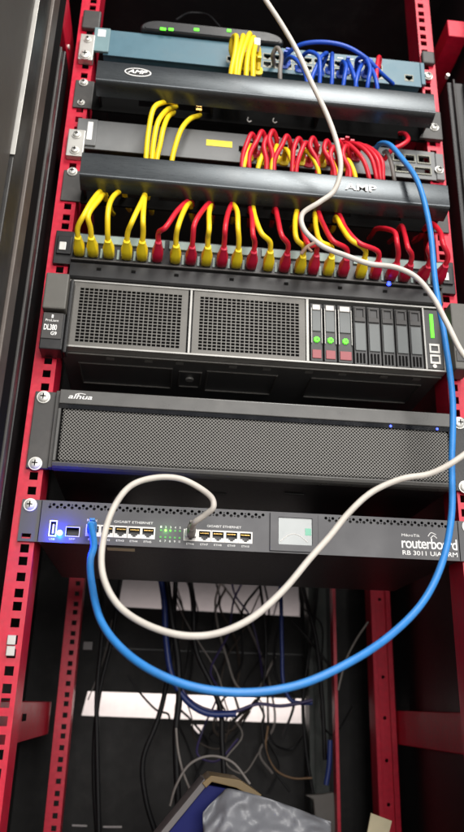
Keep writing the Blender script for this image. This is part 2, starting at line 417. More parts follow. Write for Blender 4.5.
for g, (gx0, gx1, word) in enumerate(((-173.5, -163.5, 'PoE IN'), (-146, -106, 'GIGABIT ETHERNET'), (-63, -5, 'GIGABIT ETHERNET'))):
    text(word, gx0 if g != 2 else -50, gx1 if g != 2 else -14, 24.0, 26.4, -2.3, LABELW, ro)
for k, (x, z) in enumerate(ports): text('ETH%d' % (k+1), x-3.9, x+3.9, 4.6, 6.6, -2.3, LABELW, ro)
text('USB', usb[0]-3, usb[0]+3, 3.0, 5.0, -2.3, LABELW, ro); text('SFP', sfp[0]-3, sfp[0]+3, 4.0, 5.8, -2.3, LABELW, ro)
for i in range(5):
    for k in range(2):
        x = -97.5+i*4.9; z = 18.4-k*7.2
        B().disc(x, z, 1.1, -2.5, -2, 10).build('port_light', LGREENB if (i, k) == (1, 0) else LGREEN if (i == 2 and k == 0) else LGREEND, ro)
        text('%d' % (i+1+5*k), x-.8, x+.8, (z+2.4) if k == 0 else (z-5.0), (z+4.6) if k == 0 else (z-2.8), -2.3, LABELW, ro)
b = B(); b.plate(rect(16, 67.5, 2.2, 42.6), [rect(25.2, 60.8, 9.4, 37.8)], -4.2, -2); b.build('display_bezel', RTR, ro, bevel=.5)
sc_ = B().box(25, 61, -2.9, -2.0, 9.2, 38).build('display', LCD, ro)
B().box(53.5, 60, -3.15, -2.9, 20, 27.5).build('display_icon', LCDG, sc_)
b = B(); b.tube([(27+i*2.9, -3.0, 12+9*math.sin(math.pi*(i+.2)/10.5)) for i in range(11)], .45, 6); b.build('display_reflection', WHITE, sc_)  # white tube drawn as an arc reflection on the screen
text('routerboard', 157.5, 218.5, 11.8, 23.4, -2.3, LABELW, ro, offset=.012, spacing=.92)
text('MikroTik', 158, 178, 24.3, 27.2, -2.3, LABELW, ro)
b = B(); b.tube([(189.5, -2.1, 23.5), (193.2, -2.1, 26.5), (196.6, -2.1, 23.8)], .55, 6, sub=4); b.tube([(187, -2.1, 25.5), (190.5, -2.1, 29.6), (196, -2.1, 27.6)], .5, 6, sub=4); b.build('logo', LABELW, ro)
text('RB 3011 UiAS-RM', 158, 218, 4.6, 9.4, -2.3, LABELW, ro, offset=.01)
B().box(-221.3, -220.6, -2.6, -2, 1, 43.6).build('ear_seam', BLACKMATTE, ro); B().box(220.6, 221.3, -2.6, -2, 1, 43.6).build('ear_seam', BLACKMATTE, ro)
screw(-232.5, 38.2, -2, ro); screw(232.5, 38.2, -2, ro)
x0 = at(106, 556, 12)[0]; B().box(x0, at(134, 558, 12)[0], 14, 28, .7, 1.15).build('label_sticker', CREAM, ro)

# ------------------------------------------------------------------ video recorder with the mesh front
nv = thing('video_recorder', 'wide charcoal recorder with fine mesh front and small blue lights, between server and router', 'recorder', (0, 40, 75))
z0, z1 = 76.5, 165
B().box(-215, 216, 2, 380, z0+1.5, z1-3).build('case', BLACKSTEEL, nv, bevel=1)
b = B(); b.prism_x([(-16, z0+5), (-14, z0+1.5), (-10, z0), (0, z0), (0, z0+7), (-12.5, z0+7)], -214, 218); b.build('lower_bezel', NVRFACE, nv, bevel=.6)
b = B(); b.prism_x([(-14, 147.8), (-14, z1-1.5), (-11, z1), (0, z1), (0, 147.8)], -214, 218); b.build('upper_bezel', NVRFACE, nv, bevel=.8)
b = B(); b.prism_x([(-13.2, 142.3), (-13.2, 147.6), (0, 147.6), (0, 142.3)], -213.5, 217.5); gs = b.build('gloss_strip', GLOSS, nv, bevel=.3)
for x in (148.7, 201.9): B().disc(x, 144.8, 1.4, -13.8, -13.2, 10).build('status_light', LBLUES, nv)
b = B(); b.box(-214, -211, -14, 0, z0+7, 142.2); b.box(215, 218, -14, 0, z0+7, 142.2); b.each('side_bezel', NVRFACE, nv, bevel=.5)
# diamond mesh: every cell is a square on its tip with a round hole
b = B(); px, pz = 3.8, 3.8; X0, X1, Z0, Z1 = -211, 216, z0+7, 142.2
nx = int((X1-X0)/px)+1; nz_ = int((Z1-Z0)/(pz/2))+1
for r in range(1, nz_):
    for c in range(1, nx):
        cx = X0+c*px+(px/2 if r % 2 else 0); cz = Z0+r*pz/2
        if cx+px/2 > X1+.2 or cz+pz/2 > Z1+.5: continue
        n = len(b.v)
        outer = [(cx+px/2, cz), (cx+px/4, cz+pz/4), (cx, cz+pz/2), (cx-px/4, cz+pz/4), (cx-px/2, cz), (cx-px/4, cz-pz/4), (cx, cz-pz/2), (cx+px/4, cz-pz/4)]
        R_ = 1.06
        for p in outer: b.v.append((p[0], -12.2, p[1]))
        for i in range(8): b.v.append((cx+R_*math.cos(math.pi/4*i), -12.2, cz+R_*math.sin(math.pi/4*i)))
        for i in range(8): b.v.append((cx+R_*.9*math.cos(math.pi/4*i), -10.8, cz+R_*.9*math.sin(math.pi/4*i)))
        for i in range(8):
            j = (i+1) % 8; b.f.append((n+i, n+j, n+8+j, n+8+i)); b.f.append((n+8+i, n+8+j, n+16+j, n+16+i))
b.build('mesh_grille', NVRMESH, nv)
B().box(-211, 215, -8, 1.8, z0+7.2, 142).build('mesh_backing', BLACKMATTE, nv)
text('alhua', at(66, 401, -14)[0]+2, at(92, 401, -14)[0], 153.6, 159.0, -14.3, LABELW, nv, shear=.25, offset=.012)
b = B(); b.tube([(at(66, 401, -14)[0]+9, -14.2, 158.5), (at(66, 401, -14)[0]+14, -14.2, 160.0), (at(66, 401, -14)[0]+20, -14.2, 159.2)], .5, 6); b.build('logo_stroke', LABELW, nv)
b = B(); b.box(-242, -219, -3, 1.5, z0+1, z1-.5); b.box(-219, -214.2, -8, 1.5, z0+1, z1-.5); b.build('mounting_ear', DARKEAR, nv, bevel=.8)
b = B(); b.box(221, 242, -3, 1.5, z0+1, z1-.5); b.box(218.2, 221, -8, 1.5, z0+1, z1-.5); b.build('mounting_ear', BLACKSTEEL, nv, bevel=.8)
for x in (-232.5, 232.5):
    for z in (82.2, 157.6): screw(x, z, -3, nv, 5.6)
b = B(); b.box(-60, -25, 60, 68, z0+.8, z0+1.6).box(40, 62, 45, 52, z0+.6, z0+1.6); b.each('underside_rib', DARKEAR, nv)

# ------------------------------------------------------------------ server
sv = thing('server', 'two unit rack server with square grilles, slim drive bays and green lights above the recorder', 'server', (0, 60, 219))
z0, z1 = 220, 306
hs = []
def grid_holes(X0, X1, Z0, Z1, nx, nz, fx=.80, fz=.74):
    px = (X1-X0)/nx; pz = (Z1-Z0)/nz
    return [rect(X0+px*(i+.5-fx/2), X0+px*(i+.5+fx/2), Z0+pz*(k+.5-fz/2), Z0+pz*(k+.5+fz/2)) for i in range(nx) for k in range(nz)]
for nm, X0, X1 in (('left', -207, -89), ('mid', -68.5, 49)):
    b = B(); b.plate(rect(X0-8 if nm == 'left' else X0-7, X1+7, z0+2.4, z1-2.4), grid_holes(X0, X1, 227, 297, 22, 17), -3, -1.6)
    b.build('grille', SRVGREY, sv)
    B().box(X0, X1, 5, 7, 226, 298).build('grille_backing', BLACKMATTE, sv)
B().box(-222, 222, 8, 600, z0, z1-.5).build('case', mat('server_case', (.13, .13, .13), .45, metal=.3, dust=.1), sv, bevel=.8)
b = B(); b.box(-222.5, 222.5, -4.2, 8, z1-2.3, z1).box(-222.5, 222.5, -4.2, 8, z0, z0+2.3)
b.box(-81.5, -77.2, -4.0, -1, z0+2.3, z1-2.3).box(56.8, 60.2, -4.0, 8, z0+2.3, z1-2.3).box(198.2, 200.4, -4.0, 8, z0+2.3, z1-2.3).box(-222.5, -216, -4.0, 8, z0+2.3, z1-2.3).box(220.5, 222.5, -4.0, 8, z0+2.3, z1-2.3)
b.build('silver_frame', SILVER, sv, bevel=.4)
b = B(); b.box(-81.5, -79.8, -4.6, -4.0, z0+2.3, z1-2.3); b.build('divider', BLACKMATTE, sv)
# drive bays
for k, (a, c) in enumerate(((61.6, 77.0), (77.6, 93.6), (94.2, 112.6))):
    d = B().box(a+.8, c-.8, -2.4, 6, 224, 299).build('drive_carrier', SRVDARK, sv, bevel=.4)
    B().box(a+2.6, c-2.6, -3.8, -2.4, 262, 289).build('carrier_handle', BLANK, d, bevel=.5)
    B().box(a+3, c-3, -4.2, -2.4, 290, 297).build('handle_cap', WHITE if k < 3 else BLANK, d, bevel=.8)
    b = B(); b.box(a+1.2, a+2.0, -4.4, -2.3, 246, 292).box(c-2.0, c-1.2, -4.4, -2.3, 246, 292); b.each('carrier_rail', SILVER, d)
    B().box(a+2.4, c-2.4, -3.6, -2.4, 227, 238).build('release_latch', PINK, d, bevel=.5)
    cx, cz = (a+c)/2, 251
    b = B(); b.prism([(cx+3.9*q*math.cos(t), cz+3.9*q*math.sin(t)) for t, q in [(2*math.pi*i/16, 1 if i % 2 else .8) for i in range(16)]], -4.2, -2.4); b.build('activity_light', LGREEN, d)
    b = B(); b.box(cx-.2, cx+1.6, -4.5, -4.2, cz-.5, cz+.7); b.build('light_core', BLACKPL, d)
for k in range(5):
    a = 114.0+k*16.85; c = a+15.6
    d = B().box(a+.3, c-.3, -1.6, 6, 223.5, 300).build('drive_blank', SRVDARK, sv, bevel=.3)
    B().box(a+1.4, c-1.4, -3.2, -1.6, 241, 277).build('blank_plate', BLANK, d, bevel=.6)
    b = B(); b.box(a+1.2, c-1.2, -3.4, -1.6, 279, 285).box(a+1.2, a+3.6, -3.4, -1.6, 285, 297).box(c-3.6, c-1.2, -3.4, -1.6, 285, 297).box(a+1.2, c-1.2, -3.4, -1.6, 296, 298.5); b.build('blank_handle', DARKEAR, d, bevel=.3)
    b = B()
    for q in range(3): b.box(a+2.4+q*4, a+4.6+q*4, -2.5, -1.6, 225.5, 238)
    b.build('blank_vent', BLACKMATTE, d)
cp = B().box(200.6, 220.3, -2.6, 6, 224, 302).build('control_panel', SRVDARK, sv, bevel=.5)
B().box(207, 211.5, -3.6, -2.6, 264, 296).build('status_light', LGREEN, cp, bevel=.6)
b = B()
for z in (250, 236): b.plate(rect(204, 216.5, z-6, z+6), [rect(206, 214.5, z-3.4, z+3.4)], -3.8, -2.6)
b.build('usb_port', LIGHTMETAL, cp)
B().disc(209, 227, 2.5, -3.8, -2.6).build('power_button', LIGHTMETAL, cp)
# ears
e = B().box(-242, -216.5, -30, 0, 252.5, 297.5).build('ear_cover', SRVEAR, sv, bevel=1.6)
b = B(); b.box(-241, -216.5, -24, 0, 206, 250).box(-216.4, -212.5, -18, -4, 206, 298); e2 = b.build('ear_block', BLACKPL, sv, bevel=1.2)
B().box(-240, -218.5, -25.2, -24, 218, 249.5).build('ear_plate', DARKEAR, e2, bevel=.3)
text('ProLiant', -237, -223, 238.5, 241.4, -25.5, LABELW, e2); text('DL380', -238, -224, 228, 235, -25.5, LABELW, e2, offset=.02); text('G9', -230, -223.5, 222, 226.4, -25.5, LABELW, e2, offset=.02)
b = B(); b.box(-231, -229, -25.4, -25.2, 243, 247); b.build('ear_mark', LABELW, e2)
e = B().box(222.8, 242, -30, 0, 213, 298).build('ear_cover', SRVEAR, sv, bevel=1.6)
b = B(); b.box(224.5, 240, -31, -30, 222, 236); b.build('ear_grip', DARKEAR, e, bevel=.5)
# underside relief seen from below
b = B(); U = z0
b.box(-221, 221, 9, 14, U-2.2, U-.01)
for (x0_, x1_) in ((-205, -95), (-55, 30), (70, 205)): b.box(x0_, x1_, 34, 36, U-2, U-.01).box(x0_, x1_, 92, 94, U-2, U-.01).box(x0_, x0_+2, 36, 92, U-2, U-.01).box(x1_-2, x1_, 36, 92, U-2, U-.01)
b.box(-86, -62, 40, 42, U-2, U-.01).box(-86, -62, 84, 86, U-2, U-.01).box(-88, -86, 40, 86, U-2, U-.01).box(-62, -60, 40, 86, U-2, U-.01)
b.each('underside_rib', SRVGREY, sv, bevel=.4)
b = B()
for x in (-172, -128, -92, 60, 100, 150, 190, -30, 10): b.box(x, x+9, 18, 23, U-1.0, U-.01)
b.each('underside_slot', SILVER, sv)
B().tube([(-74, 62, U-2.5), (-74, 62, U)], 5, 14, sub=1).build('underside_screw', LIGHTMETAL, sv)

# ------------------------------------------------------------------ patch panel
pp = thing('patch_bay', 'black patch panel of twenty four ports with a pale label strip, just above the server', 'patch panel', (0, 10, 327))
PU = [79, 93, 109, 126.5, 142, 157, 175, 190.5, 206, 221.5, 236, 251, 268, 284, 299.5, 313, 328, 343, 360.5, 375, 390.5, 404, 421, 438]
BOT = [256, 258, 259, 260, 262, 263, 265, 266, 266.5, 268, 269, 271, 272, 273.5, 275, 276, 277, 279, 280, 281, 283, 284.5, 286, 286]
PX = [at(u, v-2, -4)[0] for u, v in zip(PU, BOT)]; PZ = 343.5
hs = [jack_poly(x, PZ, 12, 9.5) for x in PX]
B().box(-218, 222, 2, 60, 332, 369).build('case', BLACKMATTE, pp)
b = B(); b.plate(rect(-218, 222, 330, 371), hs, -2, 1.8); b.build('faceplate', BLACKPL, pp)
b = B()
for g in range(4):
    xa = PX[g*6]-8; xb = PX[g*6+5]+8; b.box(xa, xb, -4.4, -2, 357.5, 368.5)
b.each('label_strip', PANELSTRIP, pp, bevel=.4)
for x in PX:
    jo = jack_outline(x, PZ, pp, BLACKPL, 12, 9.5, -2); contacts(x, PZ, jo, 0, 12, 9.5)
b = B()
for i, x in enumerate(PX[:-1]):
    xm = (x+PX[i+1])/2
    if i % 6 != 5: b.box(xm-1.3, xm+1.3, -3.0, -2, 338, 351)
b.each('port_label', PANELSTRIP, pp)
b = B(); b.prism_x([(-10, 329.5), (-10, 331.5), (2, 331.5), (2, 329.5)], -221, 224); b.build('lower_flange', DARKEAR, pp, bevel=.5)
b = B(); b.prism_x([(-6, 306.8), (-8, 309), (-8, 326), (-6, 328.5), (0, 328.5), (0, 306.8)], -221, 224); b.build('lacing_bar', BLACKPL, pp, bevel=.5)
b = B()
for x in (-190, -150, -100, -35, 30, 95, 150, 200): b.box(x, x+5, -9, -8, 318, 321)
b.each('lacing_slot', BLACKMATTE, pp)
for sx in (-1, 1):
    xa, xb = (-242, -219) if sx < 0 else (223.5, 243)
    b = B(); b.box(xa, xb, -4, 1.8, 326, 371); b.box(xa+3, xb-3, -7, -4, 338, 362); b.build('mounting_ear', BLACKPL, pp, bevel=1)
    B().box(sx*231-5, sx*231+3, -8.5, -7, 342, 353).build('ear_clip', CHROME, pp, bevel=.8)
B().disc(at(388.6, 284, -8)[0], at(388.6, 284, -8)[2], 2.8, -9.6, -8, 12, dome=.6).build('status_light', LBLUES, pp)

# ------------------------------------------------------------------ cable managers (cover strips)
def manager(zc0, zc1, x0, x1, label, dx):
    t = thing('cable_manager', label, 'cable manager', (0, 0, zc0-8), 'cable managers with charcoal covers')
    h = zc1-zc0
    prof = [(-43.5, zc1), (-45.2, zc1-.8), (-45.6, zc1-2), (-46.4, zc0+3.5), (-45.8, zc0+1.4), (-44, zc0), (-38, zc0-2), (-24, zc0-4), (-24, zc0-2.6), (-38, zc0-1.4), (-42, zc0+.8), (-43.7, zc0+3.5), (-44.5, zc0+h*.5), (-43.5, zc1-2)]
    c = B().prism_x(prof, x0, x1).build('cover', COVER, t, bevel=0, smooth='auto')
    b = B()
    for x in (x0+2, x0+145, x1-148, x1-5): b.box(x, x+3, -43, 1, zc0+3, zc0+26)
    b.each('bracket', BLACKPL, t, bevel=.5)
    hs = [rect(x, x+46, zc0+10, zc0+34) for x in ((-190, -125, -60, 5, 70, 135) if zc0 < 500 else (-160, -112))]
    b = B(); b.plate(rect(-219, 222, zc0-3, zc0+42), hs, 1, 4); b.build('back_plate', BLACKMATTE, t)
    b = B()
    for sx in (-1, 1):
        xa, xb = (-243, -219) if sx < 0 else (222, 243)
        b.box(xa, xb, -1, 1.8, zc0-3, zc0+42)
    b.each('mounting_ear', DARKEAR, t, bevel=.8)
    return t, c
m1, c1 = manager(563.5, 597, -211, 219.5, 'charcoal cable manager with an oval white logo, below the blue grey switch', 0)
m2, c2 = manager(419.5, 454, -216.5, 226.5, 'charcoal cable manager lettered AMP towards the right, below the grey switch', 0)
screw(-232.5, 601, -1, m1, 4.2); screw(-232.5, 568, -1, m1, 3); screw(-232.5, 459, -1, m2, 4.6)
# right bracket of the upper manager
b = B(); b.prism([(244, 607), (244, 560), (212, 560), (232, 607)], -6, -1.2); b.build('corner_bracket', DARKEAR, m1, bevel=.8); screw(233, 579, -6, m1, 4.6)
# logos
lx0, lx1 = at(124.5, 72, -46.6)[0], at(151.5, 72, -46.6)[0]; lc = (lx0+lx1)/2; lw = (lx1-lx0)/2; lz = at(138, 72.5, -46.6)[2]
lg = B().disc(lc, lz, lw, -47.1, -46.0, 40, rz=6.6).build('logo_oval', LABELW, c1)
B().disc(lc, lz, lw-1.5, -47.4, -47.1, 40, rz=5.3).build('logo_field', BLACKPL, lg)
text('AMP', lc-lw*.78, lc+lw*.72, lz-2.7, lz+2.9, -47.8, LABELW, lg, shear=.35, offset=.03)
ax0, ax1 = at(345, 187, -46.8)[0], at(376.5, 190, -46.8)[0]; az = at(360, 187.5, -46.8)[2]
text('AMP', ax0, ax1, az-4.6, az+4.6, -47.2, LABELW, c2, offset=.02)
# little socket, latches and white curls drawn for glints in the upper manager
bx = at(199, 107, 0); b = B()
for q in range(3): b.box(bx[0]-3.6, bx[0]+3.6, -3, -1, bx[2]-8+q*6, bx[2]-5+q*6)
b.each('brass_clip', GOLD, m1)
for u, v in ((248.5, 121), (274, 122)):
    p = at(u, v, -4); B().tube([(p[0]-.5, -4, p[2]+6), (p[0]-1.5, -5, p[2]), (p[0]+1, -6, p[2]-3), (p[0]+3.5, -6, p[2]-1)], .7, 6).build('glint_curl', WHITE, m1, smooth='auto')

# ------------------------------------------------------------------ the grey switch
s2 = thing('network_switch', 'grey network switch with a yellow label, red and yellow cables, below the oval logo', 'network switch', (0, 20, 496), 'rack switches')
z0, z1 = 496, 541
def sw_ports(x0, x1, zlist, n, w=11.2, h=8.6):
    return [(x0+(x1-x0)*(i+.5)/n, z) for z in zlist for i in range(n)]
X0p, X1p = at(246, 150, 0)[0], at(352, 158, 0)[0]
P2 = sw_ports(X0p, X1p, (527, 510.5), 10)
sfps = [rect(*q) for q in ((176, 188, 522, 531), (191.5, 203.5, 522, 531), (209, 224, 521.5, 532), (178, 196, 504.5, 512.5), (203, 224, 504, 512.5))]
hs = [jack_poly(x, z, 10.8, 8.4) for x, z in P2]+sfps
hs.append(jack_poly(at(244, 150, 0)[0]-3, 516, 8, 12))
b = B(); b.plate(rect(-222, 232, z0, z1), hs, -2, 0); b.build('faceplate', GREYSW, s2)
B().box(-220, 222, 9, 300, z0+1, z1-1).build('case', DARKEAR, s2, bevel=.8)
b = B(); b.box(-220, 222, 0, 9, z0+.5, z0+1.5).box(-220, 222, 0, 9, z1-1.5, z1-.5); b.each('case_rim', BLACKSTEEL, s2)
for x, z in P2: jack_outline(x, z, s2, JACKM, 10.8, 8.4)
for h in sfps:
    xa, xb, za, zb = h[0][0], h[1][0], h[0][1], h[2][1]
    b = B(); b.plate(rect(xa-1.6, xb+1.6, za-1.6, zb+1.6), [h], -3.4, -2); b.build('module_cage', JACKM, s2)
B().box(at(206, 148, -2)[0], at(232, 150, -2)[0], -2.5, -2, 517.5, 527).build('yellow_label', YELB, s2)
ex0 = at(89, 135, -2)[0]; e = B().box(-233, at(96.5, 137, -2)[0], -5, -2, 499, 540).build('mounting_ear', GREYSW, s2, bevel=.8)
B().box(-220, -213.5, -5.6, -5, 507, 535).build('ear_sticker', LABELW, s2, bevel=.2)
sp = B().box(-242.5, -221.5, -7, 1.8, 479, 520).build('clamp_plate', LIGHTMETAL, s2, bevel=1)
for z in (487, 511): screw(-232, z, -7, s2, 4.4)
B().box(232, 243, -4, 1.8, z0, z1-3).build('mounting_ear', GREYSW, s2, bevel=.8); screw(235.5, 511, -4, s2, 4.2)

# ------------------------------------------------------------------ the teal switch
s1 = thing('network_switch', 'blue grey network switch with blue cables at the rack top', 'network switch', (0, 20, 651), 'rack switches')
z0, z1 = 651.5, 695.5
P1 = sw_ports(at(262, 60, 0)[0], at(383, 76, 0)[0], (678, 664), 12)
hs = [jack_poly(x, z, 10.2, 8) for x, z in P1]; con = [(at(409, 86, 0)[0], 665.5), (at(231, 62, 0)[0], 666)]
hs += [jack_poly(x, z, 10.5, 8) for x, z in con]
b = B(); b.plate(rect(-212, 222, z0, z1), hs, -2, 0); b.build('faceplate', TEAL, s1)
B().box(-212, 220, 9, 300, z0+1, z1-1).build('case', BLACKSTEEL, s1, bevel=.8)
b = B(); b.box(-212, 220, 0, 9, z0+.5, z0+1.5).box(-212, 220, 0, 9, z1-1.5, z1-.3); b.each('case_rim', TEAL, s1)
for k, (x, z) in enumerate(P1+con): jack_outline(x, z, s1, JACKM, 10.2, 8)
b = B()
for k in range(9): b.box(15+k*15, 23+k*15, -2.5, -2, 687.5, 689)
b.each('port_legend', WHITE, s1)
e = B().box(-226, -205, -6, -2, 653, 694).build('mounting_ear', TEALD, s1, bevel=.8)
B().box(-221, -211, -6.5, -6, 678, 690).build('ear_label', LABELW, e)
B().box(222, 228, -4, 1.5, 655, 694).build('mounting_ear', TEAL, s1, bevel=.8)
sp = B().box(-243, -224, -8, 1.8, 634, 678).build('clamp_plate', LIGHTMETAL, s1, bevel=1)
screw(-234, 641, -8, s1, 6.2); screw(-233, 668, -8, s1, 3.6); screw(232.5, 672, -2, s1, 5)
B().box(-244, -220, -6, 1.6, 692, 724).build('spacer_clip', DARKEAR, s1, bevel=2)
B().box(226, 244, -5, 1.6, 694, 716).build('spacer_clip', DARKEAR, s1, bevel=2)

# ------------------------------------------------------------------ rounded box on top of the teal switch
md = thing('modem', 'black rounded modem with green lights lying on top of the blue grey switch', 'modem', (-75, 60, 696))
X0, X1, Zb, Zt = at(139, 40, -10)[0], at(284, 55, -10)[0], 696.2, 716
prof = []
for i in range(11):
    a = math.pi/2*i/10; prof.append((X0+22-22*math.sin(a), Zt-11+11*math.cos(a)))
pr = [(X0+2, Zb+1), (X1-2, Zb+1)]+[(X1-24+24*math.cos(math.pi/2*i/8), Zb+4+(Zt-Zb-4)*math.sin(math.pi/2*i/8)) for i in range(9)]+[(X0+24-24*math.sin(math.pi/2*i/8), Zb+4+(Zt-Zb-4)*math.cos(math.pi/2*i/8)) for i in range(9)]
b = B(); b.prism(pr, -8, 120); body = b.build('body', BLACKPL, md, bevel=2.5, smooth='auto')
b = B(); b.prism([(x*.94+(X0+X1)/2*.06, Zb+(z-Zb)*.8+1.5) for x, z in pr], -9, -8); b.build('front_panel', BLACKPL, md, smooth='auto')
for u, v, w in ((163, 29.2, 4), (171, 29.6, 3.4), (196.5, 29.8, 3.6), (229, 30.8, 3)):
    p = at(u, v, -9); B().box(p[0]-w, p[0]+w, -9.9, -9, p[2]-2.6, p[2]+2.4).build('status_light', LGREEN, md, bevel=.8)
B().tube([at(176, 20, 60), at(190, 13, 80), at(205, 14, 80), at(220, 27, 50)], 1.6, 8).build('antenna_lead', BLKC, md, smooth='auto')

# ------------------------------------------------------------------ patch cables in the patch panel
TOPS = [  # photo positions of each run between its boot and the dark space behind the cover
 ('y', [(84, 215), (95, 197), (103, 191)]), ('y', [(88, 217), (99, 200), (104, 195)]), ('y', [(108, 212), (113, 197), (123, 191)]),
 ('y', [(132, 222), (141, 203), (147, 192)]), ('y', [(143, 222), (144, 204), (146, 194)]), ('r', [(165, 228), (178, 210), (190, 201)]),
 ('y', [(178, 227), (184, 211), (190, 203)]), ('r', [(194, 226), (203, 210), (211, 203)]), ('y', [(209, 230), (209, 214), (211, 205)]),
 ('r', [(225, 230), (228, 213), (233, 203)]), ('y', [(238, 228), (237, 211), (232, 204)]), ('r', [(253, 235), (252, 217), (250, 208)]),
 ('y', [(262, 234), (255, 217), (253, 207)]), ('r', [(282, 236), (278, 220), (275, 208)]), ('y', [(297, 240), (295, 223), (297, 210)]),
 ('r', [(309, 245), (302, 228), (297, 212)]), ('y', [(321, 242), (316, 228), (315, 213)]), ('r', [(333, 241), (323, 224), (317, 211)]),
 ('y', [(351, 240), (342, 228), (336, 217)]), ('r', [(359, 243), (346, 229), (338, 214)]), ('r', [(397, 243), (395, 233), (387, 229), (376, 229)]),
 ('r', [(408, 248), (405, 236), (401, 226)]), ('r', [(428, 250), (432, 238), (427, 226)]), ('r', [(443, 244), (440, 232), (430, 223)])]
for i, (c, tp) in enumerate(TOPS):
    x = PX[i]; jm, bm = (YEL, YELB) if c == 'y' else (REDC, REDB)
    y1 = -34; zt = PZ+random.uniform(-1, 3)
    nxt = at(tp[0][0], tp[0][1], -50)
    xe = x+(nxt[0]-x)*.12
    pts = [(xe, y1+5, zt), (xe+(nxt[0]-x)*.10+random.uniform(-1, 1), -43, zt+6)]
    n = len(tp); ys = [-54, -38, -14] if n == 3 else [-56, -48, -30, 0]
    pts += [at(p[0], p[1], y) for p, y in zip(tp, ys)]
    e = pts[-1]; pts.append((e[0]+random.uniform(2, 6), 24, e[2]+9)); pts.append((e[0]+random.uniform(4, 8), 56, e[2]+24))
    cn = 'yellow' if c == 'y' else 'red'
    side = (ORD[i] if i else 'leftmost') + ' port from the left' if i < 12 else (ORD[23-i] + ' port from the right')
    side = 'leftmost port' if i == 0 else 'rightmost port' if i == 23 else side
    cable('patch_cable', '%s network cable in the %s of the black patch panel' % (cn, side), 'network cable', pts, 3.1, jm,
          'cables in the patch panel', (x, PZ, -2, y1, zt, bm), (x, -2, PZ))

# ------------------------------------------------------------------ loops in front of the grey switch
k = 0
RL = [(251, 134, -4), (261, 131.5, -7), (272, 131, 5), (286, 136, -7), (298, 138.5, -1), (312, 138, 10), (326, 141, 11), (338, 141, 14), (267, 137, 4), (305, 143, -4), (333, 147, 6), (345, 146, 9)]
for i, (u, v, d) in enumerate(RL):
    q0 = at(u+4, v+19, -6); pts = [q0, at(u+4.5, v+8, -22), at(u+1, v, -32), at(u-4+max(d, 0)*.2, v+9, -36), at(u-4.5+d, v+24, -34), at(u-5+d, v+38, -28), (at(u-5+d, v+45, -20))]
    cable('patch_cable', 'red cable arching out of the grey switch, %s red arch from the left' % ORD[i], 'network cable', pts, 3.1, REDC, 'cables in the grey switch', (q0[0], q0[2], -2, -7, q0[2]+1, REDB), q0)
YL = [[(249, 156), (249, 146), (247, 152), (244, 165), (243, 178)], [(276, 158), (277, 146), (275, 152), (272, 165), (271, 180)], [(284, 160), (286, 150), (290, 156), (293, 168), (293, 182)],
      [(302, 160), (305, 151), (312, 157), (318, 170), (319, 184)], [(322, 162), (325, 152), (331, 160), (336, 172), (337, 186)], [(345, 166), (347, 160), (351, 165), (355, 176), (356, 190)],
      [(262, 160), (266, 148), (262, 156), (258, 168), (257, 180)]]
for i, pl in enumerate(YL):
    ys = [-6, -24, -32, -32, -24]; pts = [at(a, b_, y) for (a, b_), y in zip(pl, ys)]
    cable('patch_cable', 'yellow cable among the red arches of the grey switch, %s yellow one' % ('leftmost' if i == 0 else 'second leftmost' if i == 6 else ORD[i+1]+' leftmost'), 'network cable', pts, 3.0, YEL, 'cables in the grey switch', (pts[0][0], pts[0][2], -2, -7, pts[0][2]+1, YELB), pts[0])
RB = [([(340, 151), (344, 143), (354, 149), (364, 162), (369, 178), (370, 190)], 'lowest'), ([(345, 149), (350, 143), (361, 147), (371, 158), (376, 176), (377, 190)], 'second lowest'),
      ([(350, 152), (356, 144), (368, 149), (377, 160), (380, 176), (381, 192)], 'second highest'), ([(356, 156), (362, 146), (374, 151), (382, 162), (383, 178), (384, 192)], 'highest')]
for pl, w in RB:
    ys = [-6, -22, -34, -40, -36, -26]; pts = [at(a, b_, y) for (a, b_), y in zip(pl, ys)]
    cable('patch_cable', 'red cable sweeping right over the grey switch, %s of that bunch of four' % w, 'network cable', pts, 2.8, REDC, 'cables in the grey switch', (pts[0][0], pts[0][2], -2, -7, pts[0][2]+1, REDB), pts[0])
cable('patch_cable', 'short red cable hooking up and left at the right end of the grey switch', 'network cable', [at(384, 160, -8), at(392, 150, -20), at(402, 145, -24), at(408, 140, -22), at(405, 134, -12), at(398, 134, 6), at(392, 136, 20)], 3, REDC)
cable('patch_cable', 'short beige grey cable beside the module ports of the grey switch', 'network cable', [at(384, 152, -6), at(387, 152, -26), at(391, 162, -36), at(394, 178, -34), at(396, 192, -24)], 2.6, GRC)
# four yellow cables from the upper manager down over the grey switch
for i, (pl, w) in enumerate((([(176, 103), (165, 102), (154, 108), (149, 128), (146, 158), (146, 172)], 'left'), ([(176, 107), (167, 110), (158, 122), (154, 140), (152, 158), (151, 172)], 'second'),
                             ([(175, 112), (168, 117), (163, 130), (160, 145), (157, 158), (156, 172)], 'third'), ([(202, 115), (190, 119), (181, 130), (176, 144), (172, 160), (171, 174)], 'right'))):
    ys = [8, -22, -38, -38, -34, -26]; pts = [at(a, b_, y) for (a, b_), y in zip(pl, ys)]
    cable('patch_cable', 'yellow cable hanging over the left half of the grey switch, %s' % {'left': 'leftmost', 'second': 'second from the left', 'third': 'third from the left', 'right': 'rightmost'}[w], 'network cable', pts, 3.2, YEL, 'yellow cables hanging over the grey switch')

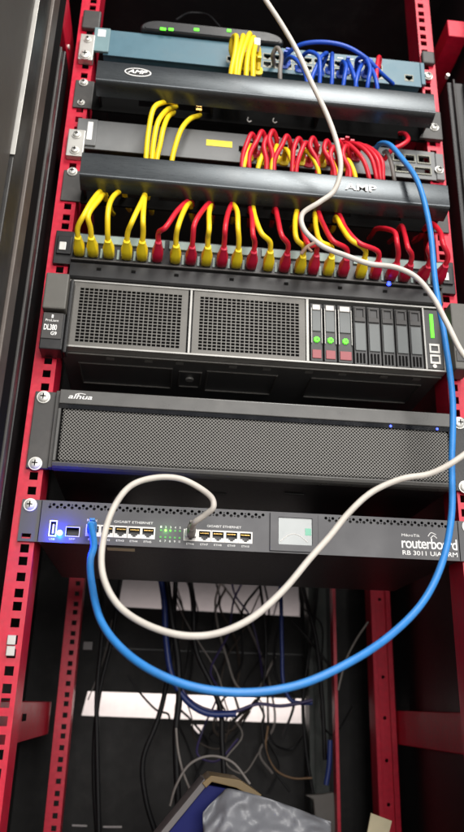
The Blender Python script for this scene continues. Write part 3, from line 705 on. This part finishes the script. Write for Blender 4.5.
# ------------------------------------------------------------------ cables of the teal switch
YT = [([(236, 64), (231, 50), (233, 38), (236, 36), (235, 52), (231, 72), (230, 86)], 'leftmost'), ([(244, 66), (240, 48), (243, 36), (241, 44), (237, 60), (235, 78), (234, 88)], 'second from the left'),
      ([(250, 66), (250, 46), (250, 34), (246, 42), (241, 58), (238, 76), (238, 90)], 'third from the left'), ([(254, 68), (255, 50), (254, 38), (250, 46), (247, 62), (246, 80), (246, 92)], 'fourth from the left'),
      ([(258, 70), (259, 54), (257, 44), (254, 52), (253, 66), (253, 80), (253, 93)], 'rightmost')]
for pl, w in YT:
    ys = [-5, -16, -26, -34, -38, -36, -30]; pts = [at(a, b_, y) for (a, b_), y in zip(pl, ys)]
    cable('patch_cable', 'yellow cable bunched at the middle of the blue grey switch, %s one' % w, 'network cable', pts, 3.4, YEL, 'yellow cables of the blue grey switch', (pts[0][0], pts[0][2], -2, -6, pts[0][2]+1, YELB), pts[0])
p = at(257, 43, -30); B_ = B().box(p[0]-4, p[0]+4, -34, -22, p[2]-7, p[2]+5).build('cable_tag', LABELW, None, bevel=.6); B_['label'] = 'small white tag on the yellow cable bunch at the top switch'; B_['category'] = 'tag'
cable('patch_cable', 'grey cable looping right beside the yellow bunch of the blue grey switch', 'network cable', [at(274, 64, -5), at(273, 54, -20), at(277, 48, -28), at(281, 54, -30), at(280, 72, -30), at(280, 84, -26)], 3, GRC)
BL = [([(286, 62), (288, 54), (300, 45), (320, 42), (345, 46), (366, 58), (382, 74), (393, 84)], [-4, -18, -34, -42, -44, -40, -26, -6], 'longest blue cable, arching right over the ports of the blue grey switch'),
      ([(284, 64), (290, 57), (299, 63), (305, 74), (308, 90)], [-5, -22, -34, -36, -30], 'blue cable bending down left of the white cable at the top switch'),
      ([(320, 72), (327, 54), (322, 56), (317, 66), (312, 78), (310, 92)], [-5, -24, -32, -36, -36, -30], 'blue cable slanting down right of the white cable at the top switch'),
      ([(330, 70), (332, 54), (332, 62), (332, 76), (331, 92)], [-5, -26, -34, -36, -30], 'upright blue cable in the middle of the blue group of the top switch'),
      ([(346, 70), (347, 61), (352, 70), (356, 84), (357, 96)], [-5, -24, -34, -36, -30], 'blue cable forming the left leg of a V at the top switch'),
      ([(368, 72), (365, 62), (360, 68), (356, 82), (355, 96)], [-5, -24, -34, -38, -32], 'blue cable forming the right leg of a V at the top switch'),
      ([(366, 74), (368, 64), (374, 74), (377, 86), (378, 98)], [-5, -24, -34, -36, -30], 'blue cable bending down just left of the short red one at the top switch')]
BL += [([(341, 74), (342, 62), (346, 66), (344, 80), (342, 94)], [-5, -24, -34, -36, -30], 'blue cable between the upright one and the V at the top switch'),
       ([(300, 68), (303, 56), (309, 52), (318, 56), (320, 70), (319, 92)], [-5, -22, -32, -38, -40, -32], 'blue cable humped close behind the white cable at the top switch'),
       ([(356, 74), (357, 60), (364, 58), (370, 68), (368, 82), (366, 96)], [-5, -24, -36, -42, -42, -32], 'blue cable humped right of the V at the top switch')]
for pl, ys, w in BL:
    pts = [at(a, b_, y) for (a, b_), y in zip(pl, ys)]
    cable('patch_cable', w, 'network cable', pts, 2.8, BLUC, 'blue cables of the blue grey switch', (pts[0][0], pts[0][2], -2, -6, pts[0][2]+1, BLUC), pts[0])
cable('patch_cable', 'short red cable standing between blue ones at the right of the top switch', 'network cable', [at(377, 74, -4), at(380, 60, -16), at(379, 57, -22), at(377, 66, -30), at(376, 84, -32), at(376, 96, -26)], 2.9, REDC)

# ------------------------------------------------------------------ the two long hanging cables
bp0 = ports[0]
pts = [(bp0[0], -30, bp0[1]-1), at(94, 546, -50), at(91, 560, -62), at(92, 585, -80), at(103, 622, -105), at(125, 651, -125), at(155, 673, -138), at(195, 688, -145), at(245, 693, -145), at(300, 685, -140), at(350, 663, -130), at(392, 635, -118),
       at(424, 600, -105), at(442, 562, -95), at(450, 515, -88), at(453, 460, -84), at(452, 400, -80), at(444, 335, -78), at(436, 285, -76), at(429, 225, -72), at(417, 183, -66), at(401, 157, -52), at(389, 146, -36), at(380, 144, -16), at(376, 148, -4)]
t = thing('network_cable', 'long sky blue cable looping from the grey switch down to the router', 'network cable', (bp0[0], -2, bp0[1]), 'long loose cables')
rg = random.Random(3); pts = [pts[0], pts[1]]+[(p[0]+rg.uniform(-1, 1), p[1]+rg.uniform(-2, 2), p[2]+rg.uniform(-1, 1)) for p in pts[2:-2]]+pts[-2:]
B().tube(pts, 3.35, seg=14, sub=8).build('jacket', SKY, t, smooth='auto')
boot(bp0[0], bp0[1], -2.5, -31, bp0[1]-1, SKY, t, w=8)
wp = ports[5]
pts = [(wp[0], -26, wp[1]+2), at(195, 522, -44), at(205, 515, -52), at(213, 507, -58), at(212, 498, -62), at(200, 488, -66), at(180, 479, -70), at(155, 477, -76), at(130, 487, -84), at(112, 510, -92), at(103, 545, -98), at(104, 575, -104), at(117, 603, -112), at(142, 624, -120), at(180, 635, -126), at(215, 634, -126), at(250, 620, -124),
       at(283, 591, -118), at(310, 560, -112), at(330, 535, -106), at(348, 513, -104), at(372, 491, -102), at(402, 479, -104), at(430, 474, -108), at(455, 462, -112), at(478, 440, -116), at(492, 405, -118), at(480, 375, -112), at(462, 353, -108), at(447, 322, -100), at(432, 297, -94), at(415, 277, -90), at(395, 268, -88), at(370, 263, -86), at(345, 256, -84), at(322, 245, -82),
       at(304, 230, -82), at(303, 214, -84), at(320, 203, -88), at(334, 190, -92), at(341, 170, -96), at(338, 147, -100), at(328, 118, -104), at(312, 85, -108), at(297, 50, -112), at(282, 24, -118), at(266, 0, -124), at(245, -30, -130), at(215, -60, -136)]
t = thing('network_cable', 'long off white cable hanging in front of the whole rack and plugged into the router', 'network cable', (wp[0], -2, wp[1]), 'long loose cables')
pts = pts[:3]+[(p[0]+rg.uniform(-.9, .9), p[1]+rg.uniform(-2, 2), p[2]+rg.uniform(-.9, .9)) for p in pts[3:]]
B().tube(pts, 2.95, seg=14, sub=8).build('jacket', WHC, t, smooth='auto')
b = B().box(wp[0]-5.6, wp[0]+5.6, -12, 4, wp[1]-3.8, wp[1]+4.4); b.build('plug', LABELW, t, bevel=.6)
boot(wp[0], wp[1], -12, -28, wp[1]+2, GRC, t, w=7.5)
# tangle of thin leads on the rear panel
rg = random.Random(21)
TM = [BLKC, GRC, BLKC, mat('dull_brown_lead', (.04, .028, .02), .6), BLKC, PURP]
for i in range(16):
    u, v = rg.uniform(150, 300), rg.uniform(565, 600); pl = [(u, v)]; du = rg.uniform(-8, 8)
    for k in range(rg.randint(4, 7)):
        u += du+rg.uniform(-20, 20); v += rg.uniform(14, 44); du *= .6; u = min(max(u, 118), 322); pl.append((u, v))
    if rg.random() < .6: pl += [(u+rg.uniform(8, 26), v+rg.uniform(4, 14)), (u+rg.uniform(28, 44), v-rg.uniform(6, 30))]
    y = rg.uniform(500, 585); pts = [at(a, b_, y+rg.uniform(-14, 10)) for a, b_ in pl]
    cable('wire', 'thin dull lead in the dim tangle hanging behind the router', 'cable', pts, rg.uniform(1.0, 2.2), TM[i % 6], 'thin leads tangled behind the router', seg=8)
# brown tie scrap on the white cable
p0, p1, p2 = at(301, 254, -84), at(307, 247, -88), at(314, 243, -86)
b = B(); b.tube([p0, p1, p2], 2.0, 8); b.tube([p1, at(312, 252, -90)], 1.6, 8); o = b.build('cable_tie', mat('brown_tie', (.28, .17, .12), .6), None, smooth='auto')
o['label'] = 'brown twist tie on the white cable in front of the patch panel'; o['category'] = 'cable tie'

# ------------------------------------------------------------------ dark cables behind the router, in the lower part of the rack
def rear(label, pl, r, m, y0, y1=None, name='power_cable', cat='cable'):
    y1 = y0 if y1 is None else y1; n = len(pl)
    pts = [at(u, v, y0+(y1-y0)*i/(n-1)) for i, (u, v) in enumerate(pl)]
    return cable(name, label, cat, pts, r, m, 'cables hanging behind the router')
rear('thick black cable crossing the left quarter of the lower white slot', [(100, 560), (103, 620), (97, 690), (97, 740), (99, 832)], 3.6, BLKC, 480)
rear('black cable slanting left across the lower white slot', [(176, 575), (172, 640), (165, 692), (157, 722), (143, 760), (146, 800), (158, 840)], 4, BLKC, 470)
rear('thick black upright cable crossing the lower white slot just right of the slanting one', [(166, 575), (172, 620), (178, 660), (179, 700), (176, 730), (178, 800), (180, 845)], 5, BLKC, 420)
rear('black cable curving down beside the violet cable over the lower slot', [(186, 560), (193, 600), (196, 650), (214, 690), (221, 712), (222, 740), (228, 832)], 4.2, BLKC, 440)
rear('violet cable sagging across the lower white slot', [(176, 640), (178, 672), (186, 696), (205, 709), (232, 712), (258, 704), (280, 706), (300, 703), (312, 700)], 2.6, PURP, 430, name='network_cable')
rear('thin black cable branching left over the right half of the lower slot', [(232, 722), (244, 711), (256, 702), (262, 690), (266, 640), (258, 570)], 2.4, BLKC, 470)
rear('thin dark cable dropping off the lower slot from the crossing point', [(257, 701), (262, 710), (264, 716), (262, 724), (268, 760), (290, 792)], 1.8, BLKC, 470)
rear('very thin dark wire slanting right across the lower slot', [(128, 675), (141, 694), (158, 711), (168, 714), (170, 722)], 1.6, BLKC, 500)
rear('blue cable hanging straight down in the middle behind the white cable', [(279, 562), (281, 600), (282, 650), (284, 686), (292, 701), (312, 703)], 3.2, DBLU, 440, name='network_cable')
rear('navy cable hanging down left of centre below the router', [(158, 565), (164, 600), (166, 640), (172, 676), (186, 700), (206, 713), (236, 714)], 4.6, DBLU, 420, name='network_cable')
rear('black cable hanging left of the thick pair below the router', [(125, 560), (119, 590), (112, 640), (101, 685), (95, 730), (94, 780), (98, 850)], 3.4, BLKC, 500)
rear('black cable curving beside the right slot end below the router', [(298, 565), (306, 600), (316, 640), (322, 700), (325, 760)], 3.6, BLKC, 480)
rear('black cable running steeply down the grey duct', [(292, 620), (304, 634), (322, 656), (338, 676)], 2.4, BLKC, 500)
rear('navy cable hanging in front of the grey duct', [(318, 575), (314, 620), (308, 660), (303, 700), (306, 750), (314, 800)], 3.0, BLKC, 520)
rear('thin grey wire hanging from the lower slot towards the package', [(176, 728), (178, 750), (183, 772), (191, 792)], 1.8, GRC, 330, name='wire')
rear('thin grey wire arching over the blue package', [(170, 806), (176, 786), (190, 764), (210, 756), (232, 762), (250, 784)], 1.8, GRC, 300, name='wire')
rear('thin brown wire looping down below the right half of the lower slot', [(268, 726), (266, 750), (276, 770), (292, 778), (312, 778)], 1.6, mat('brown_wire', (.16, .09, .04), .5), 500, name='wire')
rear('blue cable at the foot of the grey duct', [(330, 740), (329, 765), (326, 785)], 4, DBLU, 460, name='network_cable')
rear('grey cable on the left side slanting over the black rear panel', [(112, 620), (106, 650), (98, 675), (88, 700)], 1.0, GRC, 520, name='wire')
rear('thin grey wire hanging beside the right rear post', [(368, 622), (356, 640), (346, 660), (338, 690)], 1.6, GRC, 420, name='wire')
p = at(88, 646, 460); q = B().box(p[0]-7, p[0]+7, 455, 460, p[2]-6, p[2]+6).build('paper_tag', GREYPLATE, None, bevel=.5); q['label'] = 'small grey tag beside the left rear rail'; q['category'] = 'tag'
for (u, v) in ((11.5, 640), (10.5, 651)):
    p = at(u, v, 0); B().box(p[0]-4, p[0]+4, -1, 2, p[2]-4.5, p[2]+4.5).build('cage_nut', LIGHTMETAL, cab, bevel=.5)

# beige bag end hanging at the foot of the duct
a = [at(u, v, 470) for u, v in ((305, 795), (313, 800), (316, 832), (330, 850), (338, 832), (334, 792), (322, 794))]
b = B(); b.prism([(q[0], q[2]) for q in a], 468, 478); o = b.build('plastic_wrap', mat('dull_wrap', (.11, .10, .09), .5, bump=.8, scale=40), None, bevel=2)
o['label'] = 'dull crumpled wrap hanging at the foot of the grey duct'; o['category'] = 'plastic wrap'

# ------------------------------------------------------------------ package at the bottom
pk = thing('package', 'blue package with brown edge in crumpled film at the rack bottom', 'package', (20, 240, -420))
A = [at(u, v, 190) for u, v in ((150, 850), (209, 779), (228, 784), (262, 815), (210, 860))]
def slabpoly(P, d, name, m, bev=.8, dy=0):
    b = B(); b.prism([(q[0], q[2]) for q in P], P[0][1]+dy, P[0][1]+dy+d); return b.build(name, m, pk, bevel=bev)
slabpoly([at(u, v, 190) for u, v in ((154, 850), (207, 785), (250, 793), (225, 850))], 60, 'box', PKBLUE)
slabpoly([at(u, v, 184) for u, v in ((202, 783), (211, 775.5), (240, 780), (262, 795), (258, 799), (236, 788), (212, 782), (206, 788))], 66, 'box_edge', PKGOLD)
slabpoly([at(u, v, 186) for u, v in ((146, 850), (204, 779), (209, 783), (154, 850))], 62, 'side_edge', GREYPLATE)
# crumpled film: displaced grid
b = B(); nx_, nz2 = 46, 34
import mathutils.noise as mn
for i in range(nx_+1):
    for j in range(nz2+1):
        s_ = i/nx_; t_ = j/nz2
        u = 203+s_*128; top = 788+44*max(0, (s_-.18))**1.3+ (24*(0.18-s_)/.18 if s_ < .18 else 0); v = top+t_*(872-top)
        yy = 165-45*t_+16*mn.noise(Vector((s_*4, t_*3, 3)))+7*mn.noise(Vector((s_*9+t_*5, t_*6-s_*4, 7)))+2.5*mn.noise(Vector((s_*26+t_*9, t_*7-s_*8, 2)))
        b.v.append(at(u, v, yy))
for i in range(nx_):
    for j in range(nz2):
        n = i*(nz2+1)+j; b.f.append((n, n+1, n+nz2+2, n+nz2+1))
o = b.build('film', FILM, pk, smooth=True); so = o.modifiers.new('thick', 'SOLIDIFY'); so.thickness = .0008
# support under the package
o = B().box(-235, 235, 160, 480, -440, -436).build('shelf', BLACKSTEEL, cab)
# cream tag lower right
P = [at(u, v, 300) for u, v in ((371, 813), (392, 821), (385, 850), (364, 850))]
b = B(); b.prism([(q[0], q[2]) for q in P], 300, 303); o = b.build('paper_tag', CREAM, None, bevel=.3); o['label'] = 'cream paper tag standing at the foot of the right rear post'; o['category'] = 'tag'

# ------------------------------------------------------------------ light
w = bpy.data.worlds.new('World'); scene.world = w; w.use_nodes = True
bg = w.node_tree.nodes['Background']; bg.inputs[0].default_value = (.85, .9, 1, 1); bg.inputs[1].default_value = .31
def area(name, loc, target, sx, sy, power, col):
    l = bpy.data.lights.new(name, 'AREA'); l.shape = 'RECTANGLE'; l.size = sx; l.size_y = sy; l.energy = power; l.color = col
    o = bpy.data.objects.new(name, l); COL.objects.link(o); o.location = Vector(loc)*S
    o.rotation_euler = (Vector(target)*S-o.location).to_track_quat('-Z', 'Y').to_euler(); return o
area('ceiling_lamp', (400, -1400, 1750), (0, 0, 300), .6, .8, 35, (1, .97, .92))
area('front_fill', (400, -2300, 420), (0, 0, 250), 1.6, .9, 54, (1, .96, .92))  # unseen fill light added in front to brighten faces and undersides
area('corridor_lamp', (0, 690, -50), (0, 800, -100), .5, .12, 1.1, (1, .93, .9))
def point(name, p, e, col, r=.002):
    l = bpy.data.lights.new(name, 'POINT'); l.energy = e; l.color = col; l.shadow_soft_size = r; o = bpy.data.objects.new(name, l); COL.objects.link(o); o.location = Vector(p)*S
point('blue_led_lamp', (led[0], -6.0, led[1]-2.5), .28, (.0, .015, 1))
point('green_led_lamp', (-92.6, -7, 18), .002, (.1, 1, .1))

scene.view_settings.view_transform = 'Standard'; scene.view_settings.look = 'None'; scene.view_settings.gamma = 1; scene.view_settings.exposure = 0
